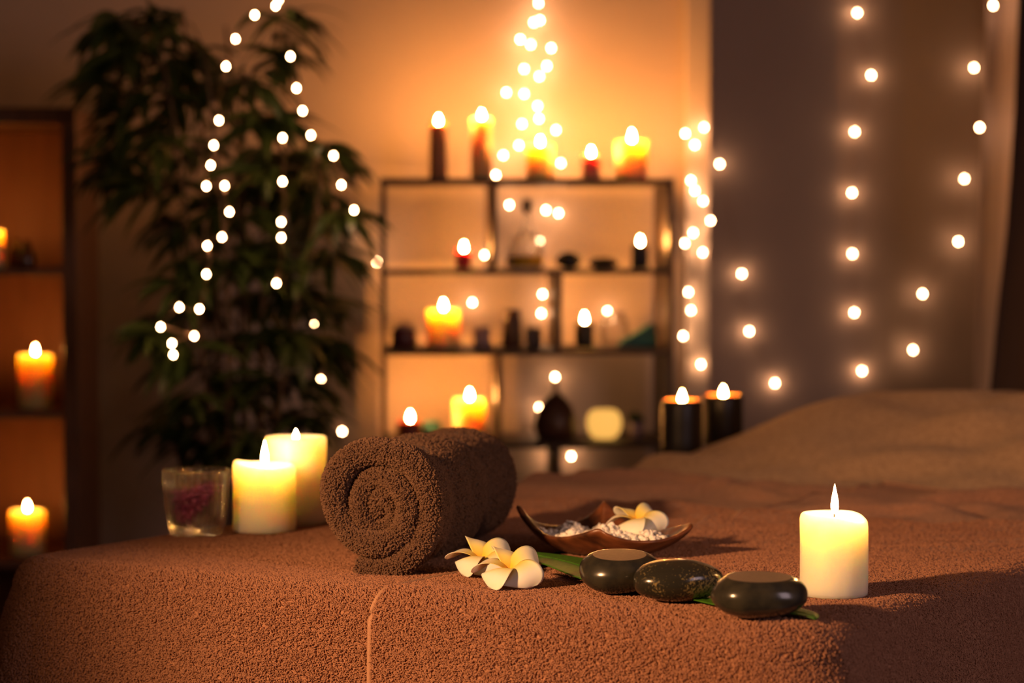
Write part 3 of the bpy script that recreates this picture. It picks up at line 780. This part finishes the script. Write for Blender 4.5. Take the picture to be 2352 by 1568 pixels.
for i in range(46):
    a = random.uniform(0, 2*PI); e = random.uniform(.1, 1.4); L = random.uniform(18, 30)/U
    b0 = Vector((0, 0, 36/U)); dr = Vector((math.cos(a)*math.cos(e), math.sin(a)*math.cos(e), math.sin(e)))
    mb.tube([b0, b0+dr*L*.6, b0+dr*L], [.0015, .003, .0006], 5)
mb.build('succulent_leaves', M['pot_plant'], pl)

# ------------------------------------------------------------------ left bookcase
Yb = 4.80; BD = .37
bx = on_y(176, 600, Yb).x; bin_ = on_y(143, 600, Yb).x; bxl = bx-.86
bt = zy(246, Yb, 100); 
lev = [zy(616, Yb, 60), zy(945, Yb, 60), zy(1288, Yb, 60)]
bk = empty('bookcase', ((bx+bxl)/2, Yb+BD/2, 0), 'tall brown wooden bookcase at the left with orange lit niches', 'bookcase')
ox, oy = (bx+bxl)/2, Yb+BD/2
st = bx-bin_
ebox('side_panel', bin_, bx, Yb, Yb+BD, 0, bt, M['bookcase'], bk); ebox('side_panel', bxl, bxl+st, Yb, Yb+BD, 0, bt, M['bookcase'], bk)
ebox('top_board', bxl+st, bin_, Yb, Yb+BD, bt-.032, bt, M['bookcase'], bk)
for z in lev + [lev[-1]-.3, .08]: ebox('shelf_board', bxl+st, bin_, Yb, Yb+BD-.012, z-.014, z, M['bookcase'], bk)
ebox('back_panel', bxl+st, bin_, Yb+BD-.012, Yb+BD, 0, bt-.032, M['bookinner'], bk)
def bp(px, l, dy=.10): return Vector((on_y(px, 600, Yb+dy).x, Yb+dy, lev[l]+.0004))
candle('candle', 'glowing candle cut by the photo edge on the upper bookcase shelf', bp(-22, 0), 31/U, 84/U, M['wax_bg'], FB, fm='flame_book', group=None)
candle('candle', 'tall pale candle on the middle bookcase shelf', bp(79, 1), 38/U, 122/U, M['wax_bg'], (.019, .0042), fm='flame_book', taper=-.03)
candle('candle', 'short glowing orange candle on the lowest visible bookcase shelf', bp(58, 2), 40/U, 100/U, M['wax_bg'], (.019, .0042), fm='flame_book')
thing_lathe('amber_bottle', 'small dark amber bottle on the upper bookcase shelf', 'bottle', bp(38, 0, .12), [('bottle_body', prof_px([(0,0),(16,0),(18,4),(18,36),(8,50),(7,64),(0,65)]), 'amber')])
thing_lathe('amber_jar', 'dark conical jar beside the amber bottle on the upper bookcase shelf', 'jar', bp(62, 0, .09), [('jar_body', prof_px([(0,0),(18,0),(20,4),(17,30),(10,48),(6,62),(0,63)]), 'amber')])

# ------------------------------------------------------------------ curtains
def cloth_strip(name, label, xfun, y, z0, z1, width, amp, freq, m, cat):
    nu, nv = 90, 60; P = np.zeros((nu, nv, 3))
    for i in range(nu):
        for j in range(nv):
            t = j/(nv-1); z = z0+(z1-z0)*t; u = i/(nu-1)
            P[i, j] = (xfun(z)+u*width, y+amp*math.sin(u*freq+.6*math.sin(z*2))+amp*.3*math.sin(u*freq*2.3+z), z)
    o = grid_mesh(name, P, m); md = o.modifiers.new('s', 'SOLIDIFY'); md.thickness = .003
    return tag(o, label, cat)
ya, yb_ = 5.36, 4.75
def xs(z): return on_y(2262, 300, ya).x - .02*(1.3-z)
cloth_strip('sheer_curtain', 'pale lilac sheer curtain with soft folds at the right', xs, ya, .02, 2.5, .5, .022, 34, M['sheer'], 'curtain')
px_z = [(2345, 0), (2338, 250), (2322, 520), (2302, 700), (2284, 890), (2262, 1100)]
zs = [on_y(a, b, yb_) for a, b in px_z]
def xd(z):
    L = sorted([(p.z, p.x) for p in zs])
    if z <= L[0][0]: return L[0][1]-.0
    if z >= L[-1][0]: return L[-1][1]
    for (z0, x0), (z1, x1) in zip(L, L[1:]):
        if z0 <= z <= z1: return x0+(x1-x0)*(z-z0)/(z1-z0)
cloth_strip('dark_curtain', 'dark brown heavy curtain at the right edge of the photo', xd, yb_, .02, 2.5, .6, .03, 40, M['curtain'], 'curtain')

# ------------------------------------------------------------------ string lights
def string_lights(label, pts, yfun, r=.0034, sag=True, top=None):
    P = [on_y(x, y, yfun(i)) for i, (x, y) in enumerate(pts)]
    root = empty('string_lights', P[0], label, 'string lights'); o0 = P[0]
    path = []
    if top is not None:
        path += [Vector((P[0].x, P[0].y, top))-o0]
    for i, p in enumerate(P):
        path.append(p-o0+Vector((0, .004, .003)))
        if i < len(P)-1:
            q = P[i+1]; path.append((p+q)/2-o0+Vector((random.uniform(-.006, .006), random.uniform(0, .006), random.uniform(-.004, .004))))
    MB().tube(path, .0006, 5).build('wire', M['wire'], root)
    for i, p in enumerate(P):
        prof = [(1e-5, -r*1.1), (r*.7, -r*.8), (r, 0), (r*.75, r*.8), (r*.35, r*1.3), (1e-5, r*1.4)]
        b = MB().lathe(prof, 10).build('bulb', M['bulb'], root, loc=p-o0)
    return root
W = Yw-.03
string_lights('string lights hanging down the left and front of the bamboo plant', [(633,14),(585,35),(541,90),(519,153),(503,277),(491,334),(484,380),(474,428),(516,427),(527,487),(510,545),(476,565),(474,630),(458,710),(412,706),(369,751),(446,772),(395,789),(398,815)], lambda i: 4.22+.012*math.sin(i*2), top=2.5)
string_lights('string lights arching down the right side of the bamboo plant towards the shelf unit', [(640,0),(667,130),(681,203),(695,255),(714,311),(766,358),(784,425),(813,483),(832,539),(866,602)], lambda i: [4.34,4.34,4.34,4.34,4.33,4.31,4.30,4.31,W-.02,W-.02][i], top=2.5)
string_lights('string lights running down the middle of the bamboo plant', [(649,317),(649,417),(646,510),(646,546),(635,651),(724,745),(737,873),(786,991)], lambda i: [4.3,4.3,4.3,4.3,4.3,4.8,5.0,5.1][i], top=None)
string_lights('string lights on the wall above the shelf unit, weaving left', [(1240,47),(1195,91),(1219,103),(1256,152),(1204,159),(1163,213),(1199,285),(1192,334),(1156,357),(1139,402),(1170,471),(1113,586),(1085,695)], lambda i: W, top=2.5)
string_lights('string lights on the wall above the shelf unit, falling straight and brighter behind its shelves', [(1237,8),(1226,52),(1266,111),(1239,176),(1204,216),(1235,244),(1238,273),(1277,299),(1288,375),(1254,483),(1283,490),(1240,554),(1246,676),(1243,720),(1395,715),(1275,866),(1238,936),(1260,1050),(1312,1048)], lambda i: W, top=2.5)
string_lights('string lights bunched on the bright pier beside the shelf unit', [(1617,293),(1574,307),(1596,333),(1587,415),(1596,438),(1615,462),(1632,507),(1592,535),(1573,559),(1614,580),(1581,671),(1587,713),(1569,772),(1508,760),(1610,837)], lambda i: Yw-.07)
WA = Ya-.02
string_lights('string lights on the grey wall nearest the pier, above the black candles', [(1653,377),(1704,629),(1721,761),(1780,880)], lambda i: WA if i else WA-.01)
string_lights('vertical string lights in the middle of the grey wall', [(1969,30),(2001,173),(1963,303),(1957,443),(1958,583),(1962,718),(1980,852)], lambda i: WA, top=2.5)
string_lights('string lights on the grey wall beside the lilac curtain', [(2281,13),(2237,156),(2250,293),(2215,411),(2201,555),(2119,675),(2097,804)], lambda i: 5.31 if i in (0, 2) else 5.445, top=2.5)

# ------------------------------------------------------------------ bamboo plant
def bamboo():
    base = Vector((on_y(570, 900, 4.55).x, 4.55, 0))
    root = empty('bamboo_plant', base, 'tall dark bamboo plant with drooping leaves beside the shelf unit', 'plant')
    MB().lathe([(1e-5, 0), (.13, 0), (.15, .02), (.175, .30), (.18, .33), (.165, .33), (.16, .28), (1e-5, .28)], 40).build('pot', M['pot'], root)
    MB().lathe([(1e-5, .285), (.158, .28)], 24).build('soil', M['soil'], root)
    clus = [(330,40,1.0),(300,110,1.1),(250,60,.8),(400,60,.9),(380,150,1.2),(450,120,.9),(270,180,.9),(340,220,1.2),(430,230,1.2),(300,290,1.1),(380,310,1.2),(290,370,1.0),(330,420,1.0),(400,420,1.1),(450,330,.9),
            (520,200,.8),(600,170,.9),(640,110,.8),(660,50,.8),(560,260,.9),(620,270,1.0),(480,480,1.0),(420,500,.9),(560,420,.9),(560,500,1.0),(600,350,.8),(690,370,1.0),(730,420,1.1),(680,450,1.1),(640,400,.9),(760,350,.9),(700,520,1.1),(740,570,1.0),(650,560,1.0),(780,480,.7),(600,600,1.0),(530,590,1.0),(460,600,.9),(420,640,.8),
            (690,640,.8),(640,660,1.0),(560,680,1.0),(480,690,.9),(400,740,.8),(370,750,.6),(740,690,.9),(520,770,.9),(600,760,.9),(660,770,.8),(740,790,1.0),(700,800,.8),(430,800,.8),(500,860,.8),(560,900,.8),(640,880,.8),(690,880,.6),(450,900,.7),(520,960,.9),(590,980,.9),(650,950,.8),(400,960,.8),(430,1010,.7),(690,960,.6),(480,1030,.9),(560,1050,.9),(620,1040,.8)]
    stems = []; canes = []
    for i, (px0, px1, py1, dy) in enumerate([(500,330,-30,-.02),(520,420,20,.06),(535,480,120,-.05),(550,560,150,.05),(585,640,40,0),(610,700,300,.05),(630,740,380,-.05),(560,520,60,.1)]):
        a = Vector((base.x+(on_y(px0, 900, 4.55).x-base.x)*.8, 4.55+dy, .28)); b = on_y(px1, py1, 4.55+dy*2.2)
        pts = []; n = 26
        for k in range(n):
            t = k/(n-1); q = a.lerp(b, t); mid = on_y(px0, 800, 4.55+dy)
            q.x = a.x+(b.x-a.x)*t**2.0; q.x += .006*math.sin(t*9+i); pts.append(q)
        stems.append(pts)
        rr = [.006*(1-.6*k/(n-1))*(1.18 if k % 3 == 0 else 1) for k in range(n)]
        canes.append(MB().tube([p-base for p in pts], rr, 8))
    LV = []; LF = []; pass
    def leaf(p, d, L, w):
        nonlocal LV, LF
        d = d.normalized(); s = d.cross(Vector((0, 0, 1)));
        if s.length < .1: s = Vector((1, 0, 0))
        s = (s.normalized() + Vector((random.uniform(-.5,.5), random.uniform(-.5,.5), random.uniform(-.6,.6)))).normalized(); b = len(LV); n = 8; q = p.copy()
        for i in range(n):
            t = i/(n-1); ww = w*math.sin(PI*min(1, .08+.92*t)**.75)
            up = d.cross(s)
            LV += [q-s*ww, q+up*(ww*.25), q+s*ww]
            q = q+d*(L/(n-1)); d = (d+Vector((0, 0, -.16))).normalized()
        for i in range(n-1):
            a = b+i*3; LF += [(a, a+3, a+4, a+1), (a+1, a+4, a+5, a+2)]
    for (px, py, k) in clus:
        for rep in range(2):
            y = 4.55+random.uniform(-.17, .17)
            c = on_y(px+random.uniform(-22, 22), py+random.uniform(-18, 18), y)
            best = min((q for st_ in stems for q in st_), key=lambda q: (q-c).length + (0.15 if q.z > c.z else 0))
            mid = (best+c)/2+Vector((0, 0, .02)); canes[next(i for i, st_ in enumerate(stems) if best in st_)].tube([best-base, mid-base, c-base], .0014, 4)
            out = (c-best); out.z = 0; out = out.normalized() if out.length > .01 else Vector((1, 0, 0))
            for i in range(int(8*k)+3):
                a = random.gauss(0, 1.0); dv = Matrix.Rotation(a, 3, 'Z') @ out; dv.z = random.uniform(-.55, .45)
                leaf(c-base+Vector((random.uniform(-.012,.012), random.uniform(-.012,.012), random.uniform(-.012,.012))), dv, random.uniform(.08, .15)*min(1.05, .75+.3*k), random.uniform(.009, .014))
    for m_ in canes: m_.build('cane', M['cane'], root)
    f = mk('foliage', LV, LF, M['plant'], root)
bamboo()

# ------------------------------------------------------------------ lights
def spot(name, loc, target, power, col, size, angle, blend):
    l = bpy.data.lights.new(name, 'SPOT'); l.energy = power; l.color = col; l.shadow_soft_size = size; l.spot_size = angle; l.spot_blend = blend
    o = bpy.data.objects.new(name, l); C.objects.link(o); o.location = loc
    o.rotation_euler = (Vector(target)-Vector(loc)).to_track_quat('-Z', 'Y').to_euler(); return o
kl = c2w(-1.10, 1.40, TZ+.62)
spot('room_lamp', kl, c2w(.30, 2.64, TZ), 198, (1, .50, .215), .045, R(54), .95)
def area(name, loc, target, power, col, sx, sy):
    l = bpy.data.lights.new(name, 'AREA'); l.energy = power; l.color = col; l.shape = 'RECTANGLE'; l.size = sx; l.size_y = sy
    o = bpy.data.objects.new(name, l); C.objects.link(o); o.location = loc
    o.rotation_euler = (Vector(target)-Vector(loc)).to_track_quat('-Z', 'Y').to_euler(); return o
area('right_fill', c2w(1.9, .6, 1.5), c2w(.4, 2.8, TZ-.1), 11, (.95, .68, .72), .7, 1.1)  # added soft fill from the right front, no window there
wd = bpy.data.worlds.new('room_ambient'); S.world = wd; wd.use_nodes = True
bg = wd.node_tree.nodes['Background']; bg.inputs[0].default_value = (1, .62, .42, 1); bg.inputs[1].default_value = .04

# ------------------------------------------------------------------ render settings
S.view_settings.view_transform = 'Standard'; S.view_settings.look = 'None'; S.view_settings.gamma = 1
S.view_settings.use_curve_mapping = False; S.view_settings.exposure = 0.0
cy = S.cycles
cy.use_denoising = True
try: cy.denoiser = 'OPENIMAGEDENOISE'
except Exception: pass
cy.use_light_tree = True; cy.max_bounces = 8; cy.diffuse_bounces = 3; cy.glossy_bounces = 4; cy.transmission_bounces = 8; cy.transparent_max_bounces = 8
cy.sample_clamp_indirect = 12.0; cy.caustics_refractive = True; cy.caustics_reflective = False; cy.use_adaptive_sampling = False
